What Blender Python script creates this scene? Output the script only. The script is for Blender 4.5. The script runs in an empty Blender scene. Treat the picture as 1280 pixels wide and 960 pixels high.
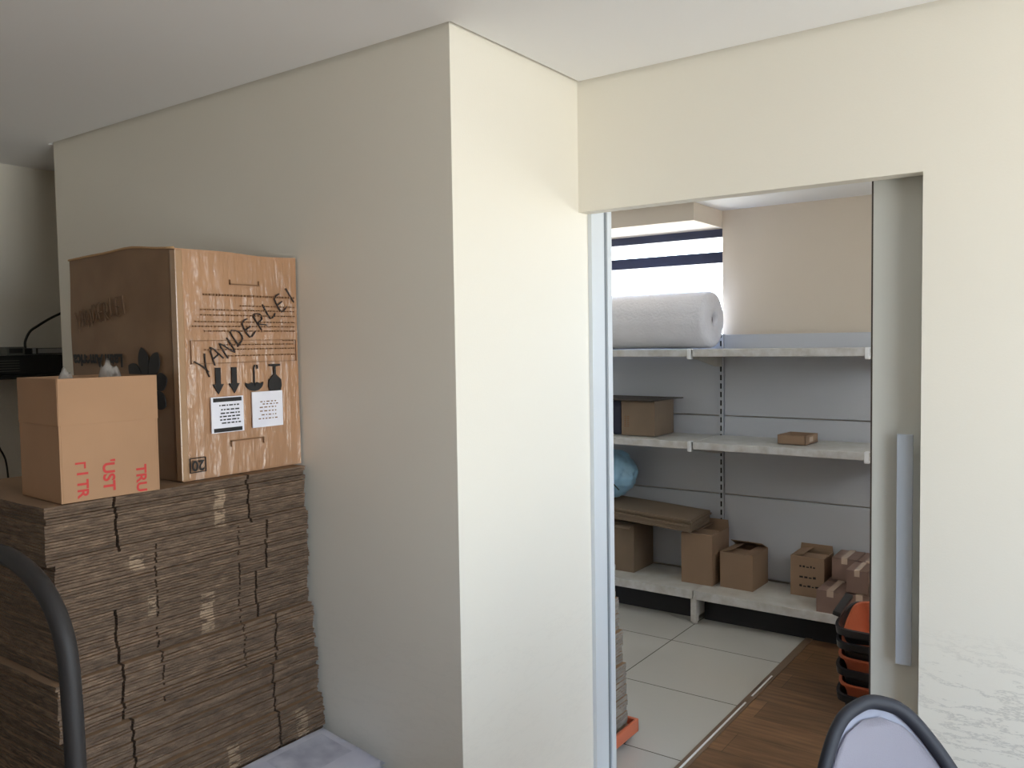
import bpy, bmesh, math, random
from mathutils import Matrix, Vector, Euler, noise

random.seed(7)
S = bpy.context.scene
COL = S.collection
PI = math.pi

# ------------------------------------------------------------------ camera
EYE = Vector((0.0, 0.0, 1.65))
F_PX, PITCH, ROLL, YAW = 1048.6, 0.050465, 0.0155875, -0.6231205
fw = Vector((math.sin(YAW) * math.cos(PITCH), math.cos(YAW) * math.cos(PITCH), -math.sin(PITCH)))
rt = Vector((math.cos(YAW), -math.sin(YAW), 0))
dn = fw.cross(rt)
rt2 = rt * math.cos(ROLL) + dn * math.sin(ROLL)
dn2 = -rt * math.sin(ROLL) + dn * math.cos(ROLL)
camd = bpy.data.cameras.new('camera')
cam = bpy.data.objects.new('camera', camd)
COL.objects.link(cam)
m = Matrix.Identity(4)
for i in range(3):
    m[i][0] = rt2[i]; m[i][1] = -dn2[i]; m[i][2] = -fw[i]; m[i][3] = EYE[i]
cam.matrix_world = m
camd.sensor_width = 36
camd.lens = F_PX / 1280 * 36
camd.clip_start = 0.02
S.camera = cam

# ------------------------------------------------------------------ light
S.view_settings.view_transform = 'Standard'
S.view_settings.look = 'None'
S.view_settings.gamma = 1
S.view_settings.exposure = 0.0
S.view_settings.use_curve_mapping = False
S.cycles.use_denoising = True
S.cycles.diffuse_bounces = 8
S.cycles.max_bounces = 14
S.cycles.caustics_refractive = False
S.cycles.caustics_reflective = False

W = bpy.data.worlds.new('world'); S.world = W; W.use_nodes = True
wn = W.node_tree.nodes; wl = W.node_tree.links
bg = wn['Background']
tc = wn.new('ShaderNodeTexCoord'); sp = wn.new('ShaderNodeSeparateXYZ')
wl.new(tc.outputs['Generated'], sp.inputs[0])
rp = wn.new('ShaderNodeValToRGB'); e = rp.color_ramp.elements
mr = wn.new('ShaderNodeMapRange'); mr.inputs[1].default_value = -1; mr.inputs[2].default_value = 1
wl.new(sp.outputs[2], mr.inputs[0]); wl.new(mr.outputs[0], rp.inputs[0]); wl.new(rp.outputs[0], bg.inputs[0])
e[0].position = 0.0; e[0].color = (0.90, 0.865, 0.80, 1)        # sunlit ground outside
e[1].position = 0.47; e[1].color = (1.0, 0.965, 0.90, 1)
for p, c in ((0.52, (0.80, 0.89, 1.0, 1)), (0.75, (0.62, 0.77, 1.0, 1)), (1.0, (0.45, 0.60, 0.95, 1))):
    k = e.new(p); k.color = c
bg.inputs[1].default_value = 13.2

def portal(name, loc, rot, sx, sy):
    l = bpy.data.lights.new(name, 'AREA'); l.shape = 'RECTANGLE'; l.size = sx; l.size_y = sy
    l.cycles.is_portal = True
    o = bpy.data.objects.new(name, l); o.location = loc; o.rotation_euler = rot; COL.objects.link(o)
portal('window_light_front', (2.02, 0.72, 1.325), (0, PI / 2, 0), 1.75, 2.25)        # faces -X
portal('window_light_rear', (-2.64, 5.16, 1.95), (-PI / 2, 0, 0), 1.4, 0.8)        # faces -Y
portal('window_light_side', (0.62, 3.50, 1.95), (0, PI / 2, 0), .76, 1.2)

# ------------------------------------------------------------------ materials
def srgb(r, g, b):
    f = lambda c: (c / 255 / 12.92) if c / 255 <= 0.04045 else ((c / 255 + 0.055) / 1.055) ** 2.4
    return (f(r), f(g), f(b), 1)

def mat(name, col, rough=0.6, metal=0.0, var=0.0, vscale=6.0, vstretch=(1, 1, 1), bump=0.0, bscale=60.0,
        coat=0.0, col2=None, spec=None, alpha=1.0, bstretch=(1, 1, 1)):
    M = bpy.data.materials.new(name); M.use_nodes = True
    n = M.node_tree.nodes; l = M.node_tree.links
    b = n['Principled BSDF']
    b.inputs['Base Color'].default_value = col
    b.inputs['Roughness'].default_value = rough
    b.inputs['Metallic'].default_value = metal
    if coat: b.inputs['Coat Weight'].default_value = coat; b.inputs['Coat Roughness'].default_value = 0.12
    if spec is not None: b.inputs['Specular IOR Level'].default_value = spec
    if alpha < 1: b.inputs['Alpha'].default_value = alpha
    t = n.new('ShaderNodeTexCoord')
    if var or col2:
        mp = n.new('ShaderNodeMapping'); mp.inputs['Scale'].default_value = vstretch
        nz = n.new('ShaderNodeTexNoise'); nz.inputs['Scale'].default_value = vscale; nz.inputs['Detail'].default_value = 5
        l.new(t.outputs['Object'], mp.inputs[0]); l.new(mp.outputs[0], nz.inputs[0])
        r = n.new('ShaderNodeValToRGB'); r.color_ramp.elements[0].position = 0.32; r.color_ramp.elements[1].position = 0.68
        c2 = col2 or tuple(min(1, c * (1 + var)) for c in col[:3]) + (1,)
        c1 = col if col2 else tuple(c * (1 - var) for c in col[:3]) + (1,)
        r.color_ramp.elements[0].color = c1; r.color_ramp.elements[1].color = c2
        l.new(nz.outputs[0], r.inputs[0]); l.new(r.outputs[0], b.inputs['Base Color'])
    if bump:
        mp = n.new('ShaderNodeMapping'); mp.inputs['Scale'].default_value = bstretch
        nz = n.new('ShaderNodeTexNoise'); nz.inputs['Scale'].default_value = bscale; nz.inputs['Detail'].default_value = 4
        bp = n.new('ShaderNodeBump'); bp.inputs['Strength'].default_value = bump; bp.inputs['Distance'].default_value = 0.01
        l.new(t.outputs['Object'], mp.inputs[0]); l.new(mp.outputs[0], nz.inputs[0])
        l.new(nz.outputs[0], bp.inputs['Height']); l.new(bp.outputs[0], b.inputs['Normal'])
    return M

def wall_paint():
    """cream emulsion with grey scuffs low on the wall"""
    M = mat('wall_paint', srgb(234, 230, 220), rough=0.55, bump=0.04, bscale=180)
    n = M.node_tree.nodes; l = M.node_tree.links; b = n['Principled BSDF']
    t = n.new('ShaderNodeTexCoord')
    mp = n.new('ShaderNodeMapping'); mp.inputs['Scale'].default_value = (2.2, 2.2, 9)
    mp.inputs['Rotation'].default_value = (0.12, 0.12, 0)
    nz = n.new('ShaderNodeTexNoise'); nz.inputs['Scale'].default_value = 1.6; nz.inputs['Detail'].default_value = 9; nz.inputs['Roughness'].default_value = 0.7
    l.new(t.outputs['Object'], mp.inputs[0]); l.new(mp.outputs[0], nz.inputs[0])
    r = n.new('ShaderNodeValToRGB')
    r.color_ramp.elements[0].position = 0.485; r.color_ramp.elements[1].position = 0.53
    k = r.color_ramp.elements.new(0.507); k.color = (1, 1, 1, 1)
    r.color_ramp.elements[0].color = (0, 0, 0, 1); r.color_ramp.elements[2].color = (0, 0, 0, 1)
    l.new(nz.outputs[0], r.inputs[0])
    s = n.new('ShaderNodeSeparateXYZ'); l.new(t.outputs['Object'], s.inputs[0])
    z = n.new('ShaderNodeMapRange'); z.inputs[1].default_value = 0.86; z.inputs[2].default_value = 0.66   # scuff band
    l.new(s.outputs[2], z.inputs[0])
    x = n.new('ShaderNodeMapRange'); x.inputs[1].default_value = -0.5; x.inputs[2].default_value = -0.35; x.inputs[3].default_value = 0.12
    l.new(s.outputs[0], x.inputs[0])
    m1 = n.new('ShaderNodeMath'); m1.operation = 'MULTIPLY'; l.new(r.outputs[0], m1.inputs[0]); l.new(z.outputs[0], m1.inputs[1])
    m2 = n.new('ShaderNodeMath'); m2.operation = 'MULTIPLY'; l.new(m1.outputs[0], m2.inputs[0]); l.new(x.outputs[0], m2.inputs[1])
    m3 = n.new('ShaderNodeMath'); m3.operation = 'MULTIPLY'; l.new(m2.outputs[0], m3.inputs[0]); m3.inputs[1].default_value = 0.36
    mx = n.new('ShaderNodeMix'); mx.data_type = 'RGBA'
    mx.inputs[6].default_value = srgb(234, 230, 220); mx.inputs[7].default_value = srgb(130, 128, 124)
    l.new(m3.outputs[0], mx.inputs[0]); l.new(mx.outputs[2], b.inputs['Base Color'])
    return M

def tile_mat():
    M = mat('floor_tile', srgb(196, 195, 190), rough=0.16)
    n = M.node_tree.nodes; l = M.node_tree.links; b = n['Principled BSDF']
    t = n.new('ShaderNodeTexCoord'); mp = n.new('ShaderNodeMapping')
    mp.inputs['Location'].default_value = (1.35 + 6, -2.976 + 6, 0)
    br = n.new('ShaderNodeTexBrick'); br.offset = 0; br.squash = 1
    br.inputs['Scale'].default_value = 1; br.inputs['Brick Width'].default_value = 0.6; br.inputs['Row Height'].default_value = 0.6
    br.inputs['Mortar Size'].default_value = 0.0028; br.inputs['Mortar Smooth'].default_value = 0.1
    br.inputs['Color1'].default_value = srgb(198, 197, 193); br.inputs['Color2'].default_value = srgb(192, 191, 188)
    br.inputs['Mortar'].default_value = srgb(96, 92, 84)
    l.new(t.outputs['Object'], mp.inputs[0]); l.new(mp.outputs[0], br.inputs[0]); l.new(br.outputs[0], b.inputs['Base Color'])
    return M

def wood_floor():
    M = mat('wood_floor', srgb(120, 85, 60), rough=0.38)
    n = M.node_tree.nodes; l = M.node_tree.links; b = n['Principled BSDF']
    t = n.new('ShaderNodeTexCoord'); mp = n.new('ShaderNodeMapping'); mp.inputs['Location'].default_value = (10, 10, 0)
    br = n.new('ShaderNodeTexBrick'); br.offset = 0.37
    br.inputs['Scale'].default_value = 1; br.inputs['Brick Width'].default_value = 1.25; br.inputs['Row Height'].default_value = 0.185
    br.inputs['Mortar Size'].default_value = 0.001
    br.inputs['Color1'].default_value = srgb(152, 118, 88); br.inputs['Color2'].default_value = srgb(114, 87, 64)
    br.inputs['Mortar'].default_value = srgb(50, 36, 26)
    l.new(t.outputs['Object'], mp.inputs[0]); l.new(mp.outputs[0], br.inputs[0])
    m2 = n.new('ShaderNodeMapping'); m2.inputs['Scale'].default_value = (1.6, 16, 1)
    nz = n.new('ShaderNodeTexNoise'); nz.inputs['Scale'].default_value = 2.6; nz.inputs['Detail'].default_value = 8
    l.new(t.outputs['Object'], m2.inputs[0]); l.new(m2.outputs[0], nz.inputs[0])
    r = n.new('ShaderNodeValToRGB'); r.color_ramp.elements[0].position = 0.3; r.color_ramp.elements[1].position = 0.72
    r.color_ramp.elements[0].color = (0.45, 0.43, 0.42, 1); r.color_ramp.elements[1].color = (1.25, 1.2, 1.15, 1)
    l.new(nz.outputs[0], r.inputs[0])
    mx = n.new('ShaderNodeMix'); mx.data_type = 'RGBA'; mx.blend_type = 'MULTIPLY'; mx.inputs[0].default_value = 0.9
    l.new(br.outputs[0], mx.inputs[6]); l.new(r.outputs[0], mx.inputs[7]); l.new(mx.outputs[2], b.inputs['Base Color'])
    return M

def glass_mat():
    M = bpy.data.materials.new('window_glass'); M.use_nodes = True
    n = M.node_tree.nodes; l = M.node_tree.links; n.clear()
    o = n.new('ShaderNodeOutputMaterial'); a = n.new('ShaderNodeBsdfTransparent'); g = n.new('ShaderNodeBsdfGlossy'); g.inputs['Roughness'].default_value = 0.02
    a.inputs[0].default_value = (0.95, 0.97, 0.97, 1)
    mx = n.new('ShaderNodeMixShader'); mx.inputs[0].default_value = 0.06
    l.new(a.outputs[0], mx.inputs[1]); l.new(g.outputs[0], mx.inputs[2]); l.new(mx.outputs[0], o.inputs[0])
    return M

M_WALL = wall_paint()
M_CEIL = mat('ceiling_paint', srgb(241, 242, 245), rough=0.8)
M_TILE = tile_mat(); M_WOOD = wood_floor(); M_GLASS = glass_mat()
M_BWALL = mat('rear_room_paint', srgb(214, 203, 190), rough=0.7)
M_ALU = mat('aluminium', srgb(196, 202, 208), rough=0.32, metal=0.55)
M_ALUW = mat('white_aluminium', srgb(214, 220, 226), rough=0.35)
M_SEAL = mat('rubber_seal', srgb(120, 126, 132), rough=0.7)
M_DOOR = mat('door_laminate', srgb(206, 208, 204), rough=0.42)
M_HANDLE = mat('brushed_steel', srgb(190, 200, 214), rough=0.38, metal=0.2, bump=0.05, bscale=40, bstretch=(40, 40, 1))
M_SEAM = mat('dark_gasket', srgb(70, 62, 56), rough=0.8)
M_NAVY = mat('navy_window_frame', srgb(36, 44, 74), rough=0.45)
M_SHELF = mat('shelf_enamel', srgb(214, 214, 212), rough=0.4, col2=srgb(192, 190, 184), vscale=9)
M_PANEL = mat('shelf_back_enamel', srgb(192, 196, 206), rough=0.45)
M_WORN = mat('worn_shelf_edge', srgb(214, 214, 216), rough=0.5, col2=srgb(192, 189, 186), vscale=22)
M_SLOT = mat('slot_shadow', srgb(20, 20, 22), rough=0.9)
M_CARD = mat('cardboard', srgb(170, 131, 98), rough=0.75, var=0.05, vscale=5, bump=0.03, bscale=160, bstretch=(1, 1, 0.1))
M_CARD_IN = mat('cardboard_inside', srgb(186, 150, 110), rough=0.85)
M_CARD2 = mat('carton_tan', srgb(148, 122, 100), rough=0.7, var=0.05)
M_CARD3 = mat('carton_pinkish', srgb(138, 112, 102), rough=0.6, var=0.05)
M_CARD4 = mat('carton_dull', srgb(130, 112, 94), rough=0.75, var=0.06)
M_WRAP = mat('wrapped_cardboard', srgb(172, 130, 96), rough=0.6, var=0.08, vscale=4, bump=0.9, bscale=9, coat=0.8, bstretch=(3.4, 3.4, 0.5))
for l_ in list(M_WRAP.node_tree.links):
    if l_.to_socket.name == 'Normal' and l_.from_node.type == 'BUMP':
        M_WRAP.node_tree.links.new(l_.from_socket, l_.to_node.inputs['Coat Normal'])
        M_WRAP.node_tree.links.remove(l_); break
for n_ in M_WRAP.node_tree.nodes:
    if n_.type == 'BUMP': n_.inputs['Distance'].default_value = .03
M_CARD_DK = mat('darker_cardboard', srgb(134, 104, 76), rough=0.7, col2=srgb(122, 92, 66), vscale=7, bump=0.06, bscale=20, coat=0.12)  # darker, mottled brown for every big box face except +X
M_TAPE = mat('packing_tape', srgb(166, 132, 100), rough=0.25, coat=0.5)
M_PALE = mat('pale_tape', srgb(206, 184, 166), rough=0.25, coat=0.4)

def edge_mat():
    M = mat('cut_cardboard_edge', srgb(112, 90, 72), rough=0.9)
    n = M.node_tree.nodes; l = M.node_tree.links; b = n['Principled BSDF']
    t = n.new('ShaderNodeTexCoord')
    oi = n.new('ShaderNodeObjectInfo')
    mp = n.new('ShaderNodeMapping'); mp.inputs['Scale'].default_value = (9, 9, 34)
    nz = n.new('ShaderNodeTexNoise'); nz.inputs['Scale'].default_value = 2.4; nz.inputs['Detail'].default_value = 8; nz.inputs['Roughness'].default_value = 0.75
    l.new(t.outputs['Object'], mp.inputs[0]); l.new(mp.outputs[0], nz.inputs[0])
    r = n.new('ShaderNodeValToRGB'); el = r.color_ramp.elements
    el[0].position = 0.32; el[0].color = srgb(64, 51, 42); el[1].position = 0.76; el[1].color = srgb(168, 144, 120)
    k = el.new(0.5); k.color = srgb(102, 83, 67); k = el.new(0.62); k.color = srgb(122, 101, 82)
    l.new(nz.outputs[0], r.inputs[0])
    sx = n.new('ShaderNodeSeparateXYZ'); l.new(t.outputs['Object'], sx.inputs[0])
    tot = None
    def mth(op, a, b_):
        q = n.new('ShaderNodeMath'); q.operation = op
        for i_, v_ in enumerate((a, b_)):
            if isinstance(v_, (int, float)): q.inputs[i_].default_value = v_
            else: l.new(v_, q.inputs[i_])
        return q.outputs[0]
    for (py, pz, ry, rz) in ((1.512, 1.165, .018, .058), (1.462, .860, .022, .06), (1.50, .385, .02, .07), (1.76, .42, .022, .05), (1.285, .93, .012, .03), (1.245, 1.06, .02, .02)):
        dy = mth('ABSOLUTE', mth('SUBTRACT', sx.outputs[1], py), 0); dz = mth('ABSOLUTE', mth('SUBTRACT', sx.outputs[2], pz), 0)
        k_ = mth('MULTIPLY', mth('LESS_THAN', dy, ry), mth('LESS_THAN', dz, rz))
        tot = k_ if tot is None else mth('MAXIMUM', tot, k_)
    tm = mth('MULTIPLY', tot, mth('GREATER_THAN', nz.outputs[0], .47))
    pm = n.new('ShaderNodeMix'); pm.data_type = 'RGBA'; l.new(mth('MULTIPLY', tm, .6), pm.inputs[0]); l.new(r.outputs[0], pm.inputs[6]); pm.inputs[7].default_value = srgb(176, 152, 126)
    hs = n.new('ShaderNodeHueSaturation'); mr = n.new('ShaderNodeMapRange'); mr.inputs[3].default_value = 0.82; mr.inputs[4].default_value = 1.15
    l.new(oi.outputs['Random'], mr.inputs[0]); l.new(mr.outputs[0], hs.inputs['Value']); l.new(pm.outputs[2], hs.inputs['Color'])
    l.new(hs.outputs[0], b.inputs['Base Color'])
    n2 = n.new('ShaderNodeTexNoise'); n2.inputs['Scale'].default_value = 120; n2.inputs['Detail'].default_value = 3
    bp = n.new('ShaderNodeBump'); bp.inputs['Strength'].default_value = 0.5; bp.inputs['Distance'].default_value = 0.004
    l.new(t.outputs['Object'], n2.inputs[0]); l.new(n2.outputs[0], bp.inputs['Height']); l.new(bp.outputs[0], b.inputs['Normal'])
    return M
M_EDGE = edge_mat()
M_EDGEG = mat('grey_cardboard_edge', srgb(118, 112, 104), rough=.9, col2=srgb(146, 138, 128), vscale=14, vstretch=(1, 1, 3), bump=.4, bscale=120)
M_FACE = mat('flat_carton_face', srgb(142, 114, 88), rough=0.85, var=0.06)
M_INK = mat('black_ink', srgb(34, 32, 32), rough=0.7)
M_INKB = mat('brown_ink', srgb(130, 96, 68), rough=0.7)
M_MARK = mat('marker_ink', srgb(46, 40, 40), rough=0.6)
M_FAINT = mat('faint_marker_ink', srgb(104, 78, 56), rough=0.7)
M_RED = mat('red_ink', srgb(196, 52, 48), rough=0.6)
M_PAPER = mat('white_paper', srgb(244, 243, 250), rough=0.55, col2=srgb(228, 228, 240), vscale=9)
M_PAPERD = mat('printed_paper_block', srgb(206, 206, 218), rough=0.6, col2=srgb(238, 238, 246), vscale=16)
M_STEELB = mat('black_painted_steel', srgb(40, 37, 37), rough=0.62, bump=0.02)
M_RUBBER = mat('black_rubber', srgb(24, 24, 26), rough=0.7)
M_BLACKP = mat('black_plastic', srgb(34, 37, 42), rough=0.38)
M_ORANGE = mat('orange_plastic', srgb(192, 104, 74), rough=0.42, var=0.05)
M_BAG = mat('black_bag_film', srgb(22, 28, 32), rough=0.35, bump=0.4, bscale=12)
M_BLUE = mat('blue_plastic_film', srgb(150, 194, 224), rough=0.35, var=0.08, vscale=10, bump=0.5, bscale=14)
M_BUBBLE = mat('bubble_wrap', srgb(228, 228, 236), rough=0.35, var=0.03, bump=0.5, bscale=70)
M_CORE = mat('cardboard_core', srgb(90, 84, 84), rough=0.8)
M_POLY = mat('clear_poly_film', srgb(206, 200, 194), rough=0.2, bump=0.6, bscale=25, alpha=0.5)
M_MESH = mat('grey_mesh_fabric', srgb(180, 177, 189), rough=0.8, bump=0.15, bscale=400)
M_MESHB = mat('mesh_border_fabric', srgb(184, 188, 204), rough=0.8)
M_CHAIRF = mat('chair_frame_plastic', srgb(26, 29, 40), rough=0.65)
M_PALLET = mat('pallet_wood', srgb(150, 120, 84), rough=0.8, var=0.15, vscale=8, vstretch=(1, 8, 1))
M_DEV = mat('device_black', srgb(26, 27, 28), rough=0.45)
M_DEVG = mat('device_grey', srgb(96, 98, 92), rough=0.5)
M_LBL = mat('device_label', srgb(150, 152, 156), rough=0.5)
M_WHITEP = mat('white_plastic', srgb(240, 242, 246), rough=0.4)
M_NAVYB = mat('dark_blue_card', srgb(44, 50, 72), rough=0.6)

# ------------------------------------------------------------------ helpers
def link(name, me, mats, parent=None, sub=None):
    o = bpy.data.objects.new(name, me); COL.objects.link(o)
    for mm in (mats if isinstance(mats, (list, tuple)) else [mats]):
        o.data.materials.append(mm)
    if parent: attach(o, parent)
    return o

def mw(o):
    L = Matrix.LocRotScale(o.location, o.rotation_euler, o.scale)
    if o.parent: return mw(o.parent) @ o.matrix_parent_inverse @ L
    return L

def attach(o, parent):
    o.parent = parent; o.matrix_parent_inverse = mw(parent).inverted()

def obj(name, bm, mats, parent=None, smooth=False):
    me = bpy.data.meshes.new(name)
    bmesh.ops.recalc_face_normals(bm, faces=bm.faces[:])
    if smooth:
        for f in bm.faces: f.smooth = True
    bm.to_mesh(me); bm.free()
    o = link(name, me, mats, parent)
    return o

def tag(o, label=None, cat=None, group=None, kind=None):
    if label: o['label'] = label
    if cat: o['category'] = cat
    if group: o['group'] = group
    if kind: o['kind'] = kind
    return o

def empty(name, loc, label, cat, group=None, rz=0):
    o = bpy.data.objects.new(name, None); COL.objects.link(o)
    o.location = loc; o.rotation_euler = (0, 0, rz); o.empty_display_size = 0.05
    return tag(o, label, cat, group)

def nb(): return bmesh.new()

def bx(bm, x0, x1, y0, y1, z0, z1, bev=0.0, mi=0, M=None):
    r = bmesh.ops.create_cube(bm, size=1)
    vs = r['verts']
    for v in vs:
        v.co = Vector((x0 + (v.co.x + .5) * (x1 - x0), y0 + (v.co.y + .5) * (y1 - y0), z0 + (v.co.z + .5) * (z1 - z0)))
    fs = set(f for v in vs for f in v.link_faces)
    for f in fs: f.material_index = mi
    if bev:
        g = bmesh.ops.bevel(bm, geom=list(set(ed for f in fs for ed in f.edges)), offset=bev, segments=2, affect='EDGES', profile=0.6)
        vs = list(set(v for f in g['faces'] for v in f.verts) | set(v for v in vs if v.is_valid))
        for f in g['faces']: f.material_index = mi
    if M is not None:
        bmesh.ops.transform(bm, matrix=M, verts=[v for v in vs if v.is_valid])
    return bm

def cyl(bm, p0, p1, r0, r1=None, seg=24, mi=0, cap=True):
    p0 = Vector(p0); p1 = Vector(p1); d = p1 - p0; r1 = r0 if r1 is None else r1
    q = d.to_track_quat('Z', 'Y').to_matrix().to_4x4()
    r = bmesh.ops.create_cone(bm, cap_ends=cap, segments=seg, radius1=r0, radius2=r1, depth=d.length,
                              matrix=Matrix.Translation((p0 + p1) / 2) @ q)
    for f in set(f for v in r['verts'] for f in v.link_faces):
        f.material_index = mi
        if len(f.verts) == 4: f.smooth = True
    return bm

def catmull(pts, n=8, closed=False):
    P = [Vector(p) for p in pts]; out = []
    k = len(P)
    for i in range(k if closed else k - 1):
        a = P[(i - 1) % k] if closed or i > 0 else P[0]
        b = P[i]; c = P[(i + 1) % k]
        d = P[(i + 2) % k] if closed or i + 2 < k else P[-1]
        for j in range(n):
            t = j / n
            out.append(0.5 * ((2 * b) + (c - a) * t + (2 * a - 5 * b + 4 * c - d) * t * t + (3 * b - a - 3 * c + d) * t ** 3))
    if not closed: out.append(P[-1])
    return out

def tube(bm, pts, r, seg=12, closed=False, mi=0, ru=None, nrm=None):
    """swept tube; with ru the section is an ellipse r (side) x ru (along nrm)"""
    n = len(pts); rings = []
    prev = None
    for i, p in enumerate(pts):
        a = pts[(i - 1) % n] if closed or i > 0 else pts[0]
        b = pts[(i + 1) % n] if closed or i < n - 1 else pts[-1]
        t = (b - a).normalized()
        if nrm is not None: u = Vector(nrm)
        elif prev is None: u = Vector((0, 0, 1)) if abs(t.z) < .9 else Vector((1, 0, 0))
        else: u = prev
        u = (u - t * u.dot(t)).normalized(); prev = u; v = t.cross(u)
        rr = r(i / n) if callable(r) else r
        rings.append([bm.verts.new(p + v * math.cos(2 * PI * k / seg) * rr + u * math.sin(2 * PI * k / seg) * (ru or rr)) for k in range(seg)])
    for i in range(n if closed else n - 1):
        A = rings[i]; B = rings[(i + 1) % n]
        for k in range(seg):
            f = bm.faces.new((A[k], A[(k + 1) % seg], B[(k + 1) % seg], B[k])); f.smooth = True; f.material_index = mi
    if not closed:
        bm.faces.new(rings[0]); bm.faces.new(rings[-1][::-1])
    return bm

def prism(bm, poly, z0, z1, mi_side=0, mi_cap=0, M=None):
    a = [bm.verts.new((x, y, z0)) for x, y in poly]; b = [bm.verts.new((x, y, z1)) for x, y in poly]
    f1 = bm.faces.new(a[::-1]); f2 = bm.faces.new(b); f1.material_index = f2.material_index = mi_cap
    for i in range(len(poly)):
        j = (i + 1) % len(poly)
        f = bm.faces.new((a[i], a[j], b[j], b[i])); f.material_index = mi_side
    if M is not None: bmesh.ops.transform(bm, matrix=M, verts=a + b)
    return bm

def frame3(origin, xdir, ydir):
    """matrix taking local (x, y, z) to a plane with axes xdir, ydir"""
    x = Vector(xdir).normalized(); y = Vector(ydir).normalized(); z = x.cross(y)
    m = Matrix.Identity(4)
    for i in range(3):
        m[i][0] = x[i]; m[i][1] = y[i]; m[i][2] = z[i]; m[i][3] = Vector(origin)[i]
    return m

def struct(name, bm, mt): return tag(obj(name, bm, mt), kind='structure')

def writing(name, txt, size, origin, xdir, ydir, mt, parent, align='CENTER', sx=1.0):
    c = bpy.data.curves.new(name, 'FONT'); c.body = txt; c.size = size; c.align_x = align; c.align_y = 'CENTER'; c.offset = (0.0008 if size < .05 else .0013) * size / 0.03
    c.extrude = 0.0002
    o = bpy.data.objects.new(name, c); COL.objects.link(o); c.materials.append(mt)
    m = frame3(origin, xdir, ydir) @ Matrix.Diagonal((sx, 1, 1, 1))
    o.location = m.to_translation(); o.rotation_euler = m.to_euler(); o.scale = (sx, 1, 1)
    attach(o, parent)
    bpy.context.view_layer.update()
    me = bpy.data.meshes.new_from_object(o.evaluated_get(bpy.context.evaluated_depsgraph_get()))
    w_ = bpy.data.objects.new(name, me); COL.objects.link(w_)
    w_.location = o.location; w_.rotation_euler = o.rotation_euler; w_.scale = o.scale
    bpy.data.objects.remove(o); w_.name = name
    attach(w_, parent)
    return w_

# ================================================================== STRUCTURE
CZ = 2.547        # front ceiling
YA, YC, XB, XA = 1.866, 2.56, -1.54, -3.80
XL, XR, YBK = -4.38, 1.90, -5.5
BACK_Y, BZ = 4.97, 2.43

b = nb(); bx(b, XL - .1, XR + .1, YBK - .1, 2.60, -.1, 0); bx(b, -1.31, 0.7, 2.60, BACK_Y + .1, -.1, 0)
struct('floor', b, M_WOOD)
b = nb(); bx(b, -4.5, -1.35, 2.60, BACK_Y + .1, -.1, 0)
struct('floor_tiled', b, M_TILE)
b = nb(); bx(b, -1.35, -1.31, 2.60, BACK_Y, -.1, 0.004, .001)
struct('trim_1', b, mat('threshold_wood', srgb(120, 100, 84), rough=0.4, var=.1))
b = nb(); bx(b, -1.332, -1.324, 2.62, 3.62, 0.0035, 0.0062)
bx(b, -1.332, -1.324, 3.70, 3.98, 0.0035, 0.0062)
struct('trim_2', b, M_WHITEP)

# front ceiling: a plasterboard sheet held 12 mm off the walls, slab above it
G = 0.016
b = nb()
bx(b, XL, XR - G, YBK + G, YA - G, CZ, CZ + .03)
bx(b, XB + G, XR - G, YA - G, YC - G, CZ, CZ + .03)
bx(b, XL, XA - G, YA - G, 4.3, CZ, CZ + .03)
bx(b, XL - .1, XR + .1, YBK - .1, 4.4, CZ + .06, CZ + .16)
struct('ceiling', b, M_CEIL)
b = nb(); bx(b, -3.6, 0.6, 2.705, BACK_Y, BZ, BZ + .08)
struct('ceiling_rear', b, M_CEIL)

b = nb(); bx(b, XL - .1, XL, YBK, 4.4, 0, CZ + .06); struct('wall_left', b, M_WALL)
b = nb(); bx(b, XL, XA, 4.3, 4.4, 0, CZ + .06); struct('wall_passage', b, M_WALL)
b = nb(); bx(b, XL, XR, YBK - .1, YBK, 0, CZ + .06); struct('wall_behind', b, M_WALL)
b = nb(); bx(b, XA, XB, YA, 2.775, 0, CZ + .06); bx(b, XA, -3.6, 2.775, BACK_Y + .1, 0, CZ + .06)
struct('wall_center', b, M_WALL)
OPX, OPZ = -0.436, 2.10
b = nb()
bx(b, XB, OPX, YC, 2.622, OPZ, CZ + .06); bx(b, OPX, XR, YC, 2.622, 0, CZ + .06)
bx(b, XB, OPX, 2.622, 2.705, OPZ + .045, CZ + .06)
struct('wall_doorway', b, M_WALL)
b = nb(); bx(b, OPX - .02, 0.5, 2.70, 2.76, 0, CZ + .06)
struct('wall_pocket', b, M_BWALL)
# right wall with the big window
wy0, wy1, wz0, wz1 = -0.4, 1.85, 0.45, 2.2
b = nb()
bx(b, XR, XR + .12, YBK, wy0, 0, CZ + .06); bx(b, XR, XR + .12, wy1, YC + .1, 0, CZ + .06)
bx(b, XR, XR + .12, wy0, wy1, 0, wz0); bx(b, XR, XR + .12, wy0, wy1, wz1, CZ + .06)
struct('wall_right', b, M_WALL)

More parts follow.
